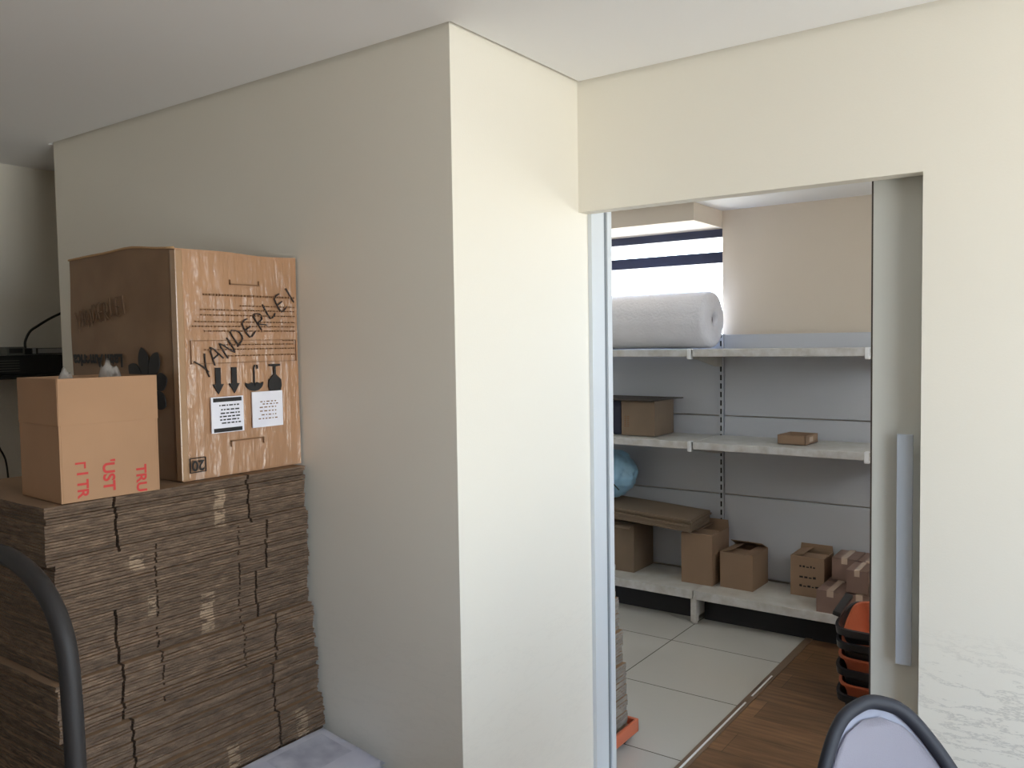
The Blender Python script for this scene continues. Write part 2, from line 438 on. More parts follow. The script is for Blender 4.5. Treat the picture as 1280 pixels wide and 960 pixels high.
def window(name, axis, p, a0, a1, z0, z1, mt, bars_z=(), bars_a=(), t=.05, w=.045):
    """frame in the plane axis = p, with a glass pane child"""
    b = nb()
    def q(a, c, d, e_, wd=t):
        if axis == 'X': bx(b, p, p + wd, a, c, d, e_, .003)
        else: bx(b, a, c, p, p + wd, d, e_, .003)
    q(a0, a0 + w, z0, z1); q(a1 - w, a1, z0, z1); q(a0, a1, z0, z0 + w); q(a0, a1, z1 - w, z1)
    for (c, d) in bars_z: q(a0 + w, a1 - w, c, d)
    for c in bars_a: q(c - w / 2, c + w / 2, z0 + w, z1 - w)
    f = struct(name, b, mt)
    b = nb()
    if axis == 'X': bx(b, p + t / 2, p + t / 2 + .005, a0 + w / 2, a1 - w / 2, z0 + w / 2, z1 - w / 2)
    else: bx(b, a0 + w / 2, a1 - w / 2, p + t / 2, p + t / 2 + .005, z0 + w / 2, z1 - w / 2)
    obj('window_pane', b, M_GLASS, f)
    return f
window('window_1', 'X', XR + .04, wy0, wy1, wz0, wz1, M_ALUW, bars_a=(.35, 1.1))

# rear room
b = nb()
WX0, WX1, WZ0, WZ1 = -3.3, -1.965, 1.60, 2.322
bx(b, -3.6, WX0, BACK_Y, BACK_Y + .12, 0, BZ + .08); bx(b, WX1, 0.6, BACK_Y, BACK_Y + .12, 0, BZ + .08)
bx(b, WX0, WX1, BACK_Y, BACK_Y + .12, 0, WZ0); bx(b, WX0, WX1, BACK_Y, BACK_Y + .12, WZ1, BZ + .08)
struct('wall_rear', b, M_BWALL)
b = nb(); bx(b, -3.6, -1.965, 4.536, BACK_Y, 2.327, BZ); struct('trim_3', b, M_BWALL)
window('window_2', 'Y', BACK_Y + .005, WX0 - .05, WX1 + .05, WZ0, WZ1, M_NAVY, bars_z=((2.115, 2.183),), w=.05)
b = nb()
bx(b, 0.5, 0.6, 2.76, 2.90, 0, BZ + .08); bx(b, 0.5, 0.6, 4.10, BACK_Y, 0, BZ + .08)
bx(b, 0.5, 0.6, 2.90, 4.10, 0, 1.58); bx(b, 0.5, 0.6, 2.90, 4.10, 2.34, BZ + .08)
struct('wall_rear_right', b, M_BWALL)
window('window_3', 'X', 0.53, 2.90, 4.10, 1.58, 2.34, M_NAVY)
# aluminium closing jamb on the left side of the opening
b = nb()
bx(b, XB, XB + .016, 2.622, 2.640, 0, OPZ + .04, .001)
bx(b, XB, XB + .010, 2.640, 2.722, 0, OPZ + .04, .001)
bx(b, XB, XB + .006, 2.722, 2.742, 0, OPZ + .04, 0, 1)
bx(b, XB, XB + .013, 2.742, 2.775, 0, OPZ + .04, .002, 0)
j = tag(obj('door_frame', b, [M_ALUW, M_SEAL, M_ALU]), kind='structure')

# sliding door leaf with its pull handle
d = empty('door_1', (-0.1, 2.665, 0), None, None); tag(d, kind='structure')
b = nb(); bx(b, -0.583, 0.36, 2.646, 2.684, 0.006, OPZ + .04, .001); obj('door_leaf', b, M_DOOR, d)
b = nb(); bx(b, -0.588, -0.583, 2.648, 2.682, 0.006, OPZ + .04); obj('door_seal', b, M_SEAM, d)
b = nb(); bx(b, -0.506, -0.464, 2.604, 2.616, .692, 1.366, .0015)
for z in (.76, 1.30): cyl(b, (-.485, 2.614, z), (-.485, 2.648, z), .008)
obj('pull_handle', b, M_HANDLE, d)

# ================================================================== SHELVING (rear room)
SX = (-2.915, -1.955, -0.995)           # uprights
PY = 4.925
sh = empty('shelving_unit', (SX[1], 4.72, 0), 'white slotted metal wall shelving with three levels in the back room', 'shelves')
def upright(x):
    b = nb(); bx(b, x - .014, x + .014, PY - .012, PY + .03, 0, 1.675, .002)
    z = 0.25
    while z < 1.66:
        bx(b, x - .005, x + .005, PY - .0128, PY - .010, z, z + .033, 0, 1); z += .052
    return obj('upright', b, [M_PANEL, M_SLOT], sh)
def foot(x):
    f = nb()
    bx(f, x - .015, x + .015, 4.49, PY, .04, .128, .002)
    bx(f, x - .018, x + .018, 4.485, 4.52, .012, .165, .003)
    cyl(f, (x, 4.505, 0), (x, 4.505, .014), .016)
    fo = obj('base_leg', f, M_WORN, sh)
for x in SX: upright(x); foot(x)
for k in range(2):
    x0, x1 = SX[k] + .016, SX[k + 1] - .016
    for z0, z1 in ((.695, 1.173), (1.179, 1.672), (.20, .689)):
        b = nb(); bx(b, x0, x1, PY, PY + .016, z0, z1, .003); obj('back_panel', b, M_PANEL, sh)
    for z, h in ((.195, .048), (1.058, .040), (1.588, .040)):
        b = nb(); yf = 4.48
        bx(b, x0 - .012, x1 + .012, yf, PY - .013, z - .022, z, .002, 0)
        bx(b, x0 - .012, x1 + .012, yf - .004, yf + .010, z - h, z + .002, .004, 1)
        s = obj('shelf', b, [M_SHELF, M_WORN], sh)
        if z > .5:
            for xe in (x0 - .008, x1 + .006):
                b = nb()
                prism(b, [(yf + .012, z - .024), (PY - .014, z - .024), (PY - .014, z - .11), (PY - .06, z - .11), (yf + .012, z - .045)],
                      -.0015, .0015, M=frame3((xe, 0, 0), (0, 1, 0), (0, 0, 1)))
                obj('bracket', b, M_SHELF, s)
            b = nb(); bx(b, x1 - .012, x1 + .011, yf - .010, yf + .03, z - .055, z + .006, .006)
            obj('end_cap', b, M_WHITEP, s)

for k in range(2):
    b = nb(); bx(b, SX[k] + .02, SX[k + 1] - .02, 4.60, 4.606, 0, .17); obj('under_shelf_shade', b, mat('painted_shade', srgb(44, 44, 48), rough=.7), sh)  # added dark sheets that paint the shade in the gap below the bottom shelves

# ================================================================== CARTONS
def carton(label, x, y, z, w, dd, h, mt, rz=0.0, top='closed', tape=None, group=None, name='cardboard_box', th=.004):
    """carton whose near left bottom corner is x, y, z; w along X, dd along Y"""
    t = empty(name, (x + w / 2, y + dd / 2, z), label, 'box', group, rz)
    Mx = mw(t)
    hw, hd = w / 2, dd / 2
    b = nb()
    bx(b, -hw, hw, -hd, -hd + th, 0, h, .001); bx(b, -hw, hw, hd - th, hd, 0, h, .001)
    bx(b, -hw, -hw + th, -hd + th, hd - th, 0, h, .001); bx(b, hw - th, hw, -hd + th, hd - th, 0, h, .001)
    bx(b, -hw + th, hw - th, -hd + th, hd - th, 0, th)
    bmesh.ops.transform(b, matrix=Mx, verts=b.verts[:]); obj('carton_body', b, mt, t)
    def flap(axis, s, ang, ln, wid=None):
        b = nb(); L = (w if axis == 'y' else dd) if wid is None else wid
        # local: hinge along x, flap extends +y when ang = 0 (outward horizontal)
        poly = [(-L / 2 + .001, 0), (L / 2 - .001, 0), (L / 2 - .006, ln), (-L / 2 + .004, ln)]
        prism(b, poly, 0, .003)
        R = Matrix.Rotation(ang, 4, 'X')
        if axis == 'y': P = Matrix.Translation((0, s * hd, h)) @ (Matrix.Rotation(PI, 4, 'Z') if s < 0 else Matrix.Identity(4))
        else: P = Matrix.Translation((s * hw, 0, h)) @ Matrix.Rotation(-PI / 2 if s > 0 else PI / 2, 4, 'Z')
        bmesh.ops.transform(b, matrix=Mx @ P @ R, verts=b.verts[:])
        obj('flap', b, mt, t)
    if top == 'closed':
        flap('y', -1, PI, hd - .001); flap('y', 1, PI, hd - .001)
    elif top == 'ajar':
        flap('y', -1, PI - .03, hd * .92); flap('y', 1, PI - .45, hd * .8); flap('x', -1, PI - .3, hd * .7); flap('x', 1, PI - .12, hd * .45)
    elif top == 'out':
        flap('y', -1, -.35, hd * .45); flap('y', 1, PI, hd * .6); flap('x', 1, PI - .12, hd * .8)
    elif top == 'half':
        flap('y', -1, PI - .05, hd * .95); flap('x', -1, PI - .22, hd * .8); flap('y', 1, 1.5, hd * .35)
    if tape:
        b = nb(); bx(b, -w * .12, w * .12, -hd - .0012, hd + .0012, h + .0032, h + .0042)
        bx(b, -w * .12, w * .12, -hd - .0016, -hd - .0006, h - .03, h + .004)
        bmesh.ops.transform(b, matrix=Mx, verts=b.verts[:]); obj('tape', b, tape, t)
    return t

SZ = .1955
carton('dull brown open carton at the left end of the bottom shelf, under the flattened cartons', -2.78, 4.635, SZ, .365, .27, .305, M_CARD4, top='out')
carton('tall brown carton in the middle of the bottom shelf, propping the flattened cartons', -2.090, 4.62, SZ, .195, .265, .30, M_CARD2, top='half')
carton('small squat brown carton with a half-open top right of the tall carton', -1.855, 4.645, SZ, .198, .24, .208, M_CARD2, rz=-.03, top='ajar')
pb = carton('brown carton with dark printed marks beside the pinkish brown cartons', -1.470, 4.72, SZ, .185, .19, .225, M_CARD2, top='half')
b = nb(); rr = random.Random(3)
for row, (z, n_) in enumerate(((.36, 5), (.30, 4), (.25, 5))):
    x = -1.42
    for k in range(n_):
        wdt = rr.uniform(.008, .02); bx(b, x, x + wdt, 4.7190, 4.7197, z, z + rr.uniform(.006, .014)); x += wdt + .007
obj('printed_marks', b, M_INK, pb)

PK = 'small pinkish brown cartons on the bottom shelf'
for lab, x, y, z, w, dd, h in (
        ('pinkish brown small carton, front lower left corner of the pile beside the door edge', -1.262, 4.49, SZ, .142, .20, .118),
        ('pinkish brown small carton, front row of the pile, under the carton with bright tape', -1.116, 4.49, SZ, .142, .20, .118),
        ('pinkish brown small carton on top at the back left, nearest the printed box', -1.240, 4.705, SZ + .125, .130, .20, .122),
        ('pinkish brown small carton at the back left of the pile, lower one, mostly hidden', -1.262, 4.705, SZ, .150, .20, .118),
        ('pinkish brown small carton on top of the front row, in front of the door edge', -1.116, 4.505, SZ + .125, .108, .185, .118),
        ('pinkish brown small carton at the back of the pile, top right, against the back panel', -1.106, 4.705, SZ + .125, .110, .20, .122)):
    carton(lab, x, y, z, w, dd, h, M_CARD3, tape=M_PALE, group=PK, rz=random.uniform(-.02, .02))

# flattened cartons lying on the two boxes
def flat_sheet(poly_x, poly_y, slots, h, seed, plies=2, jag=.0015, nicks=()):
    """one flattened carton: two plies, slots cut in its +X edge; local origin at x = 0 (edge), y = 0"""
    r = random.Random(seed); b = nb()
    ph = h / plies
    for p in range(plies):
        dx = r.uniform(-.002, .002)
        pts = [(-poly_x, 0)]
        nY = 7
        for i in range(1, 12): pts.append((-poly_x + poly_x * i / 12, r.uniform(-jag, jag)))
        pts.append((dx, 0))
        ys = sorted([(s, 's') for s in slots] + [(s + r.uniform(-.002, .002), 'n') for s in nicks] + [(poly_y * i / 16, 'p') for i in range(1, 16)])
        for yv, kind in ys:
            if kind == 's':
                pts += [(dx, yv - .0045), (-.14, yv - .004), (-.14, yv + .004), (dx - .001, yv + .0045)]
            elif kind == 'n': pts += [(dx, yv - .003), (-.02, yv - .001), (-.02, yv + .001), (dx, yv + .003)] if r.random() < .7 else [(dx, yv)]
            elif all(abs(yv - s) > .012 for s in list(slots) + list(nicks)):
                pts.append((dx + r.uniform(-jag, jag), yv))
        pts += [(dx, poly_y)]
        for i in range(11, 0, -1): pts.append((-poly_x + poly_x * i / 12, poly_y + r.uniform(-jag, jag)))
        pts.append((-poly_x, poly_y))
        prism(b, pts, p * ph + .0006, (p + 1) * ph - .0006, 0, 1)
    return b

GP = 'flattened cartons lying across the boxes on the bottom shelf'
R0 = Matrix.Translation((-2.0, 4.570, .511)) @ Matrix.Rotation(math.radians(3.2), 4, 'Y') @ Matrix.Rotation(math.radians(2.0), 4, 'X')
tops = ['topmost', 'second from the top', 'third from the top', 'fourth from the top', 'lowest']
for k in range(5):
    b = flat_sheet(.62, .30, [], .0142, 50 + k, jag=.003)
    bmesh.ops.transform(b, matrix=R0 @ Matrix.Translation((random.uniform(-.012, .004), random.uniform(-.012, .004), k * .0150)), verts=b.verts[:])
    o = obj('flattened_carton', b, [M_CARD4, M_CARD4])
    tag(o, 'dull brown flattened carton lying across the bottom shelf boxes, ' + tops[4 - k], 'flattened box', GP)

# light blue bag on them
b = nb(); bmesh.ops.create_icosphere(b, subdivisions=5, radius=1)
for v in b.verts:
    n_ = noise.noise(v.co * 2.3) * .10 + noise.noise(v.co * 6) * .035 + abs(noise.noise(v.co * 4 + Vector((3, 1, 9)))) * .06
    v.co = v.co * (1 + n_); v.co = Vector((v.co.x * .185, v.co.y * .13, max(v.co.z, -.93) * .158))
bl = empty('plastic_bag', (-2.64, 4.735, .64), 'light blue full plastic bag resting on the flattened cartons by the door jamb', 'bag')
bmesh.ops.transform(b, matrix=Matrix.Translation((-2.64, 4.735, .793)), verts=b.verts[:])
obj('bag_body', b, M_BLUE, bl, smooth=True)
b = nb(); tube(b, catmull([(-2.60, 4.612, .80), (-2.565, 4.602, .775), (-2.535, 4.608, .745), (-2.51, 4.625, .71)], 6), .0035, 8); obj('drawstring', b, M_INK, bl, smooth=True)

# middle shelf, left bay: box with a sheet of card lying on it, dark blue box
MZ = 1.0625
bt = carton('brown carton on the left of the middle shelf, under a sheet of dark card', -2.475, 4.60, MZ, .225, .27, .212, M_CARD4, top='closed')
b = nb()
for k in range(12):
    z = 1.115 + (k % 6) * .012; x = -2.455 + (k // 6) * .02
    bx(b, x, x + .012, 4.5988, 4.5996, z, z + .006)
obj('printed_marks', b, M_INKB, bt)
b = nb(); prism(b, [(-2.78, 4.545), (-2.255, 4.56), (-2.19, 4.885), (-2.80, 4.90)], 1.2800, 1.2860)
tag(obj('card_sheet', b, mat('dark_card', srgb(84, 76, 70), rough=.8)), 'dark sheet of card lying on the middle shelf carton', 'card')
nv = carton('dark navy blue box beside the carton on the middle shelf', -2.72, 4.63, MZ, .225, .24, .205, M_NAVYB)
# small open tray on the right
tr = empty('cardboard_tray', (-1.425, 4.70, MZ), 'small shallow open cardboard box alone on the right of the middle shelf', 'box', rz=-.08)
Mx = mw(tr); b = nb(); hw, hd, h = .078, .092, .05
bx(b, -hw, hw, -hd, -hd + .004, 0, h); bx(b, -hw, hw, hd - .004, hd, 0, h); bx(b, -hw, -hw + .004, -hd, hd, 0, h); bx(b, hw - .004, hw, -hd, hd, 0, h)
bx(b, -hw, hw, -hd, hd, 0, .004); bmesh.ops.transform(b, matrix=Mx, verts=b.verts[:]); obj('tray_body', b, M_CARD2, tr)
b = nb(); bx(b, hw - .0005, hw + .0008, -.03, .02, .012, .04); bmesh.ops.transform(b, matrix=Mx, verts=b.verts[:]); obj('sticker', b, M_PALE, tr)

# bubble-wrap roll on the top shelf
ro = empty('bubble_wrap_roll', (-2.4, 4.745, 1.59), 'large translucent white bubble wrap roll on the top shelf before the window', 'roll')
b = nb(); R_, xe, xs = .170, -1.925, -2.93
prof = [(xs, .03), (xs, R_ - .02), (xs + .02, R_), (xe - .035, R_), (xe - .012, R_ - .01), (xe, R_ - .035), (xe - .006, R_ - .09), (xe, .045), (xe - .03, .04), (xe - .2, .04)]
seg = 64; rings = []
for px_, pr in prof:
    rings.append([b.verts.new((px_, 4.745 + math.cos(2 * PI * k / seg) * pr * (1 + .006 * math.sin(5 * k)), 1.762 + math.sin(2 * PI * k / seg) * pr)) for k in range(seg)])
for A, B in zip(rings, rings[1:]):
    for k in range(seg):
        f = b.faces.new((A[k], A[(k + 1) % seg], B[(k + 1) % seg], B[k])); f.smooth = True
obj('wrap_body', b, M_BUBBLE, ro)
b = nb(); cyl(b, (xe - .03, 4.745, 1.762), (xe - .9, 4.745, 1.762), .039, cap=False); cyl(b, (xe - .2, 4.745, 1.762), (xe - .201, 4.745, 1.762), .038)
obj('core_tube', b, M_CORE, ro)

# ================================================================== STACKED BINS by the door
def bin_mesh(w, dp, h, mt):
    sk = .72 if mt == 'black' else .87
    """open-fronted stacking bin, origin at centre bottom"""
    b = nb()
    def ring(z, s, dip=0.0):
        pts = []
        for k in range(40):
            a = 2 * PI * k / 40; c, s_ = math.cos(a), math.sin(a)
            ex = .32
            x = math.copysign(abs(c) ** ex, c) * w / 2 * s; y = math.copysign(abs(s_) ** ex, s_) * dp / 2 * s
            zz = z - (dip * max(0, (-y / (dp / 2) - .2)) if dip else 0)
            pts.append(b.verts.new((x, y, zz)))
        return pts
    rs = [ring(0, .78), ring(h * .5, .87), ring(h * sk, .96, .02), ring(h * sk, 1.02, .02), ring(h, 1.04, .03), ring(h, .97, .03), ring(h * .5, .86), ring(.006, .76)]
    b.faces.new(rs[0][::-1])
    for A, B in zip(rs, rs[1:]):
        for k in range(40):
            f = b.faces.new((A[k], A[(k + 1) % 40], B[(k + 1) % 40], B[k])); f.smooth = False
    b.faces.new(rs[-1])
    return b
bc = (-.80, 3.86)
bins = [('black', .0), ('orange', .048), ('black', .116), ('orange', .163), ('black', .232), ('black', .288)]
ordn = ['lowest black bin of the stack on the wood floor, beside the sliding door',
        'orange-rimmed bin second from the bottom of the stack beside the sliding door',
        'black bin third from the bottom of the stack beside the sliding door',
        'orange-rimmed bin fourth from the bottom of the stack beside the sliding door',
        'black bin fifth from the bottom of the stack beside the sliding door',
        'black bin holding the tilted orange one on the stack beside the sliding door']
for k, (c, z) in enumerate(bins):
    q_ = 1 if c == 'black' else .955
    b = bin_mesh(.32 * q_, .36 * q_, .135, c)
    bmesh.ops.transform(b, matrix=Matrix.Translation((bc[0] + random.uniform(-.004, .004), bc[1] + random.uniform(-.004, .004), z + .001)) @ Matrix.Rotation(.04 * math.sin(k * 2), 4, 'Z'), verts=b.verts[:])
    tag(obj('storage_bin', b, M_ORANGE if c == 'orange' else M_BLACKP), ordn[k], 'storage bin', 'storage bins stacked beside the sliding door')
b = bin_mesh(.27, .30, .13, 'orange')
bmesh.ops.transform(b, matrix=Matrix.Translation((bc[0] + .01, bc[1] + .00, .290)) @ Matrix.Rotation(.30, 4, 'X') @ Matrix.Rotation(-.12, 4, 'Y'), verts=b.verts[:])
tag(obj('storage_bin', b, M_ORANGE), 'orange bin tilted on top of the stack beside the sliding door', 'storage bin', 'storage bins stacked beside the sliding door')
b = nb(); bx(b, -.19, -.155, -.12, .10, 0, .02, .006)
bmesh.ops.transform(b, matrix=Matrix.Translation((bc[0], bc[1], .405)) @ Matrix.Rotation(.12, 4, 'X') @ Matrix.Rotation(.25, 4, 'Y'), verts=b.verts[:])
tag(obj('plastic_strip', b, M_BLACKP), 'dark plastic strip sticking out left from the top of the bin stack', 'strip')

# ================================================================== ORANGE DOLLY with cartons, behind the jamb
dl = empty('dolly', (-1.95, 2.91, 0), 'low orange wheeled dolly just behind the door jamb carrying flattened cartons', 'dolly')
b = nb()
DX0, DX1, DY0, DY1 = -2.32, -1.567, 2.785, 3.04
bx(b, DX0 + .002, DX1 - .002, DY0 + .002, DY1 - .002, .052, .062, .002)
for a in ((DX0, DX1, DY0, DY0 + .014), (DX0, DX1, DY1 - .014, DY1), (DX0, DX0 + .014, DY0, DY1), (DX1 - .014, DX1, DY0, DY1)):
    bx(b, a[0], a[1], a[2], a[3], .038, .092, .005)
obj('dolly_frame', b, M_ORANGE, dl)
for x in (DX0 + .06, DX1 - .05):
    for y in (DY0 + .05, DY1 - .06):
        b = nb(); bx(b, x - .020, x + .020, y - .012, y + .014, .034, .052, .002); c_ = obj('caster_fork', b, M_BLACKP, dl)
        b = nb(); cyl(b, (x - .016, y, .024), (x + .016, y, .024), .024, seg=28); obj('wheel', b, M_RUBBER, c_)
zc = .0635
LV = ['lowest', 'second lowest', 'middle', 'second highest', 'topmost']
for q in range(5):
    xo = (-1.603, -1.607, -1.622, -1.640, -1.652)[q]; nn = 6
    for k in range(nn):
        b = flat_sheet(.62, .205, [], .0215, 900 + q * 10 + k, jag=.002)
        bmesh.ops.transform(b, matrix=Matrix.Translation((xo + random.uniform(-.002, .002), 2.803 + random.uniform(-.002, .002), zc)), verts=b.verts[:])
        o = obj('flattened_carton', b, [M_EDGEG, M_FACE])
        tag(o, 'grey-brown flattened carton on the orange dolly, in the %s bundle' % LV[q], 'flattened box', 'flattened cartons on the orange dolly, %s bundle' % LV[q])
        zc += .0222
carton('tan carton standing on top of the dolly stack, mostly behind the door jamb', -2.05, 2.805, zc + .001, .388, .19, .27, M_CARD, top='closed')

# ================================================================== BIG STACK OF FLATTENED CARTONS, front room
pl = empty('pallet', (-2.45, 1.42, 0), 'low wooden pallet under the tall stack of flattened cartons', 'pallet')
b = nb()
for i in range(6): bx(b, -2.80, -2.17, 1.01 + i * .14, 1.11 + i * .14, .17, .19, .002)
obj('deck_boards', b, M_PALLET, pl)
b = nb()
for x in (-2.80, -2.52, -2.26): bx(b, x, x + .08, 1.01, 1.82, .02, .17, .002)
obj('pallet_bearers', b, M_PALLET, pl)
b = nb()
for x in (-2.80, -2.52, -2.26): bx(b, x, x + .08, 1.01, 1.82, 0, .02, .002)
obj('bottom_boards', b, M_PALLET, pl)

# bundle: x of long edge, y start, length, slot positions, count
BUN = [
    (.190, -2.118, 1.03, .82, (1.21, 1.69)),
    (.340, -2.128, 1.02, .832, (1.205, 1.672)),
    (.490, -2.142, 1.022, .826, (1.20, 1.668)),
    (.645, -2.157, 1.012, .835, (1.185, 1.693)),
    (.795, -2.176, 1.03, .815, (1.182, 1.637)),
    (.945, -2.176, 1.025, .822, (1.295, 1.680)),
    (1.10, -2.172, 1.005, .832, (1.190, 1.615)),
]
TOPZ = [.340, .490, .645, .795, .945, 1.10, 1.252]
ORD = ['lowest bundle', 'second bundle from the bottom', 'third bundle from the bottom', 'fourth bundle from the bottom', 'fifth bundle from the bottom', 'bundle just below the topmost one', 'topmost bundle']
for q, (z0, xe_, y0, ly, sl) in enumerate(BUN):
    n_ = 10; ph = (TOPZ[q] - z0) / n_
    if q == 3: sls = [1.20, sl[1]]
    for k in range(n_):
        rnd = random.Random(q * 100 + k)
        jx = rnd.uniform(-.004, .004); jy = rnd.uniform(-.003, .003)
        slots = [s - y0 - jy + (k / n_ - .5) * .008 * (1 if q % 2 else -1) + rnd.uniform(-.001, .001) for s in sl]
        if q == 5: slots = slots[1:]
        b = flat_sheet(.62, ly - max(0, y0 + ly - 1.855), slots, ph - .0002, q * 100 + k, jag=.0035, nicks=[1.302 - y0 - jy, 1.575 - y0 - jy] if q in (3, 4, 5) else [])
        bmesh.ops.transform(b, matrix=Matrix.Translation((xe_ + jx - rnd.random() * .002, y0 + jy, z0 + k * ph)) @ Matrix.Rotation(rnd.uniform(-.004, .004), 4, 'Z'), verts=b.verts[:])
        o = obj('flattened_carton', b, [M_EDGE, M_FACE])
        tag(o, 'brown flattened carton in the %s of the tall stack' % ORD[q], 'flattened box', 'flattened cartons of the tall stack, %s' % ORD[q])

# ================================================================== BIG BOX
TZ = 1.2535
bb = empty('cardboard_box', (-2.5, 1.64, TZ), 'large film-wrapped brown shipping box with black print, on the tall stack', 'box')
X0, X1, Y0, Y1, Z1 = -2.818, -2.212, 1.418, 1.858, 1.938
b = nb()
# body as a subdivided shell with slight bulges and a crumpled top edge
nx, ny, nz = 14, 12, 16
def P(u, v, w):
    x = X0 + (X1 - X0) * u; y = Y0 + (Y1 - Y0) * v; z = TZ + (Z1 - TZ) * w
    n1 = noise.noise(Vector((x * 5, y * 5, z * 5)))
    d_ = .004 * n1
    if v == 0: y += d_ - .004 * math.sin(PI * u) * math.sin(PI * w)
    if u == 1: x += d_ * .8 + .004 * math.sin(PI * v) * math.sin(PI * w)
    if w == 1: z += .010 * math.sin(PI * u) + .006 * n1 - .004 * math.sin(PI * v) + (.008 * math.exp(-((u - .62) / .2) ** 2) if v < .2 else 0)
    return (x, y, z)
cache = {}
def V(u, v, w):
    k = (round(u, 4), round(v, 4), round(w, 4))
    if k not in cache: cache[k] = b.verts.new(P(*k))
    return cache[k]
def grid(fn, a, c, mi):
    for i in range(a):
        for j in range(c):
            f = b.faces.new((fn(i / a, j / c), fn((i + 1) / a, j / c), fn((i + 1) / a, (j + 1) / c), fn(i / a, (j + 1) / c))); f.material_index = mi; f.smooth = True
grid(lambda s, t: V(s, 0, t), nx, nz, 1); grid(lambda s, t: V(s, 1, t), nx, nz, 1)
grid(lambda s, t: V(1, s, t), ny, nz, 0); grid(lambda s, t: V(0, s, t), ny, nz, 1)
grid(lambda s, t: V(s, t, 1), nx, ny, 1); grid(lambda s, t: V(s, t, 0), nx, ny, 1)
bo = obj('carton_body', b, [M_WRAP, M_CARD_DK], bb)
bo.data.set_sharp_from_angle(angle=math.radians(40))
# torn lip along the top front edge and the corner tape
b = nb()
pts = []
for i in range(15):
    u = i / 14; pts.append(Vector(P(u, 0, 1)) + Vector((0, -.002, .001)))
tube(b, pts, .0035, 6); obj('crushed_edge', b, M_CARD_IN, bb, smooth=True)
b = nb(); bx(b, X1 - .022, X1 + .0045, Y0 - .0045, Y0 + .02, TZ + .002, Z1 - .006, .003)
obj('corner_tape', b, M_TAPE, bb)
XF = X1 + .0115          # just proud of the bulging face
def fx(y, z): return (XF, y, z)
# printed marks on the +X face, all in one ink
def face_rects(rects, x=XF, t=.0006):
    b = nb()
    for (ya, yb, za, zb) in rects: bx(b, x - .004, x + t * .3, ya, yb, za, zb)
    return b
r = random.Random(11)
rects = []
for z, ya, yb in ((1.802, 1.50, 1.84), (1.772, 1.63, 1.84), (1.758, 1.49, 1.84), (1.742, 1.49, 1.84), (1.722, 1.47, 1.84), (1.708, 1.46, 1.84), (1.694, 1.50, 1.84), (1.664, 1.79, 1.84), (1.652, 1.56, 1.83), (1.638, 1.50, 1.835), (1.618, 1.58, 1.835)):
    y = ya
    while y < yb:
        w_ = r.uniform(.003, .011); rects.append((y, min(y + w_, yb), z, z + (.0036 if z < 1.8 else .0055))); y += w_ + .0035
obj('printed_text', face_rects(rects), M_INKB, bb)
def outline(ya, yb, za, zb, w_=.0016): return [(ya, yb, za, za + w_), (ya, yb, zb - w_, zb), (ya, ya + w_, za, zb), (yb - w_, yb, za, zb)]
obj('printed_frame', face_rects(outline(1.452, 1.842, 1.598, 1.668)), M_INKB, bb)
obj('printed_bracket', face_rects([(1.593, 1.702, 1.838, 1.841), (1.593, 1.596, 1.838, 1.853), (1.699, 1.702, 1.838, 1.853)]), M_INKB, bb)
obj('printed_bracket', face_rects([(1.58, 1.703, 1.356, 1.359), (1.58, 1.583, 1.340, 1.359), (1.700, 1.703, 1.340, 1.359)]), M_INKB, bb)
FR = frame3((XF - .0032, 0, 0), (0, 1, 0), (0, 0, 1))
# arrows
for yc in (1.541, 1.598):
    b = nb(); prism(b, [(yc - .009, 1.585), (yc + .009, 1.585), (yc + .009, 1.535), (yc + .019, 1.535), (yc, 1.505), (yc - .019, 1.535), (yc - .009, 1.535)], 0, .0035, M=FR)
    obj('printed_arrow', b, M_INK, bb)
# upside-down umbrella
b = nb(); yc, zc_ = 1.672, 1.535
pts = [(yc + math.cos(a) * .034, zc_ + math.sin(a) * .028) for a in [PI + PI * k / 12 for k in range(13)]]
pts += [(yc + .022, zc_ - .005), (yc + .011, zc_), (yc, zc_ - .005), (yc - .011, zc_), (yc - .022, zc_ - .005)]
prism(b, pts, 0, .0035, M=FR)
prism(b, [(yc - .002, zc_ - .01), (yc + .002, zc_ - .01), (yc + .002, zc_ + .045), (yc - .002, zc_ + .045)], 0, .0035, M=FR)
hk = catmull([(yc, zc_ + .044, 0), (yc + .004, zc_ + .054, 0), (yc + .012, zc_ + .053, 0), (yc + .013, zc_ + .042, 0)], 5)
for A, B in zip(hk, hk[1:]):
    prism(b, [(A.x - .002, A.y), (A.x + .002, A.y), (B.x + .002, B.y), (B.x - .002, B.y)] if A.y < B.y else [(B.x - .002, B.y), (B.x + .002, B.y), (A.x + .002, A.y), (A.x - .002, A.y)], 0, .0035, M=FR)
obj('printed_umbrella', b, M_INK, bb)
# upside-down glass
b = nb(); yc = 1.752
prism(b, [(yc - .022, 1.590), (yc + .022, 1.590), (yc + .022, 1.584), (yc + .004, 1.582), (yc + .004, 1.557), (yc + .024, 1.540), (yc + .026, 1.520), (yc + .020, 1.503), (yc - .020, 1.503), (yc - .026, 1.520), (yc - .024, 1.540), (yc - .004, 1.557), (yc - .004, 1.582), (yc - .022, 1.584)], 0, .0035, M=FR)
obj('printed_glass', b, M_INK, bb)
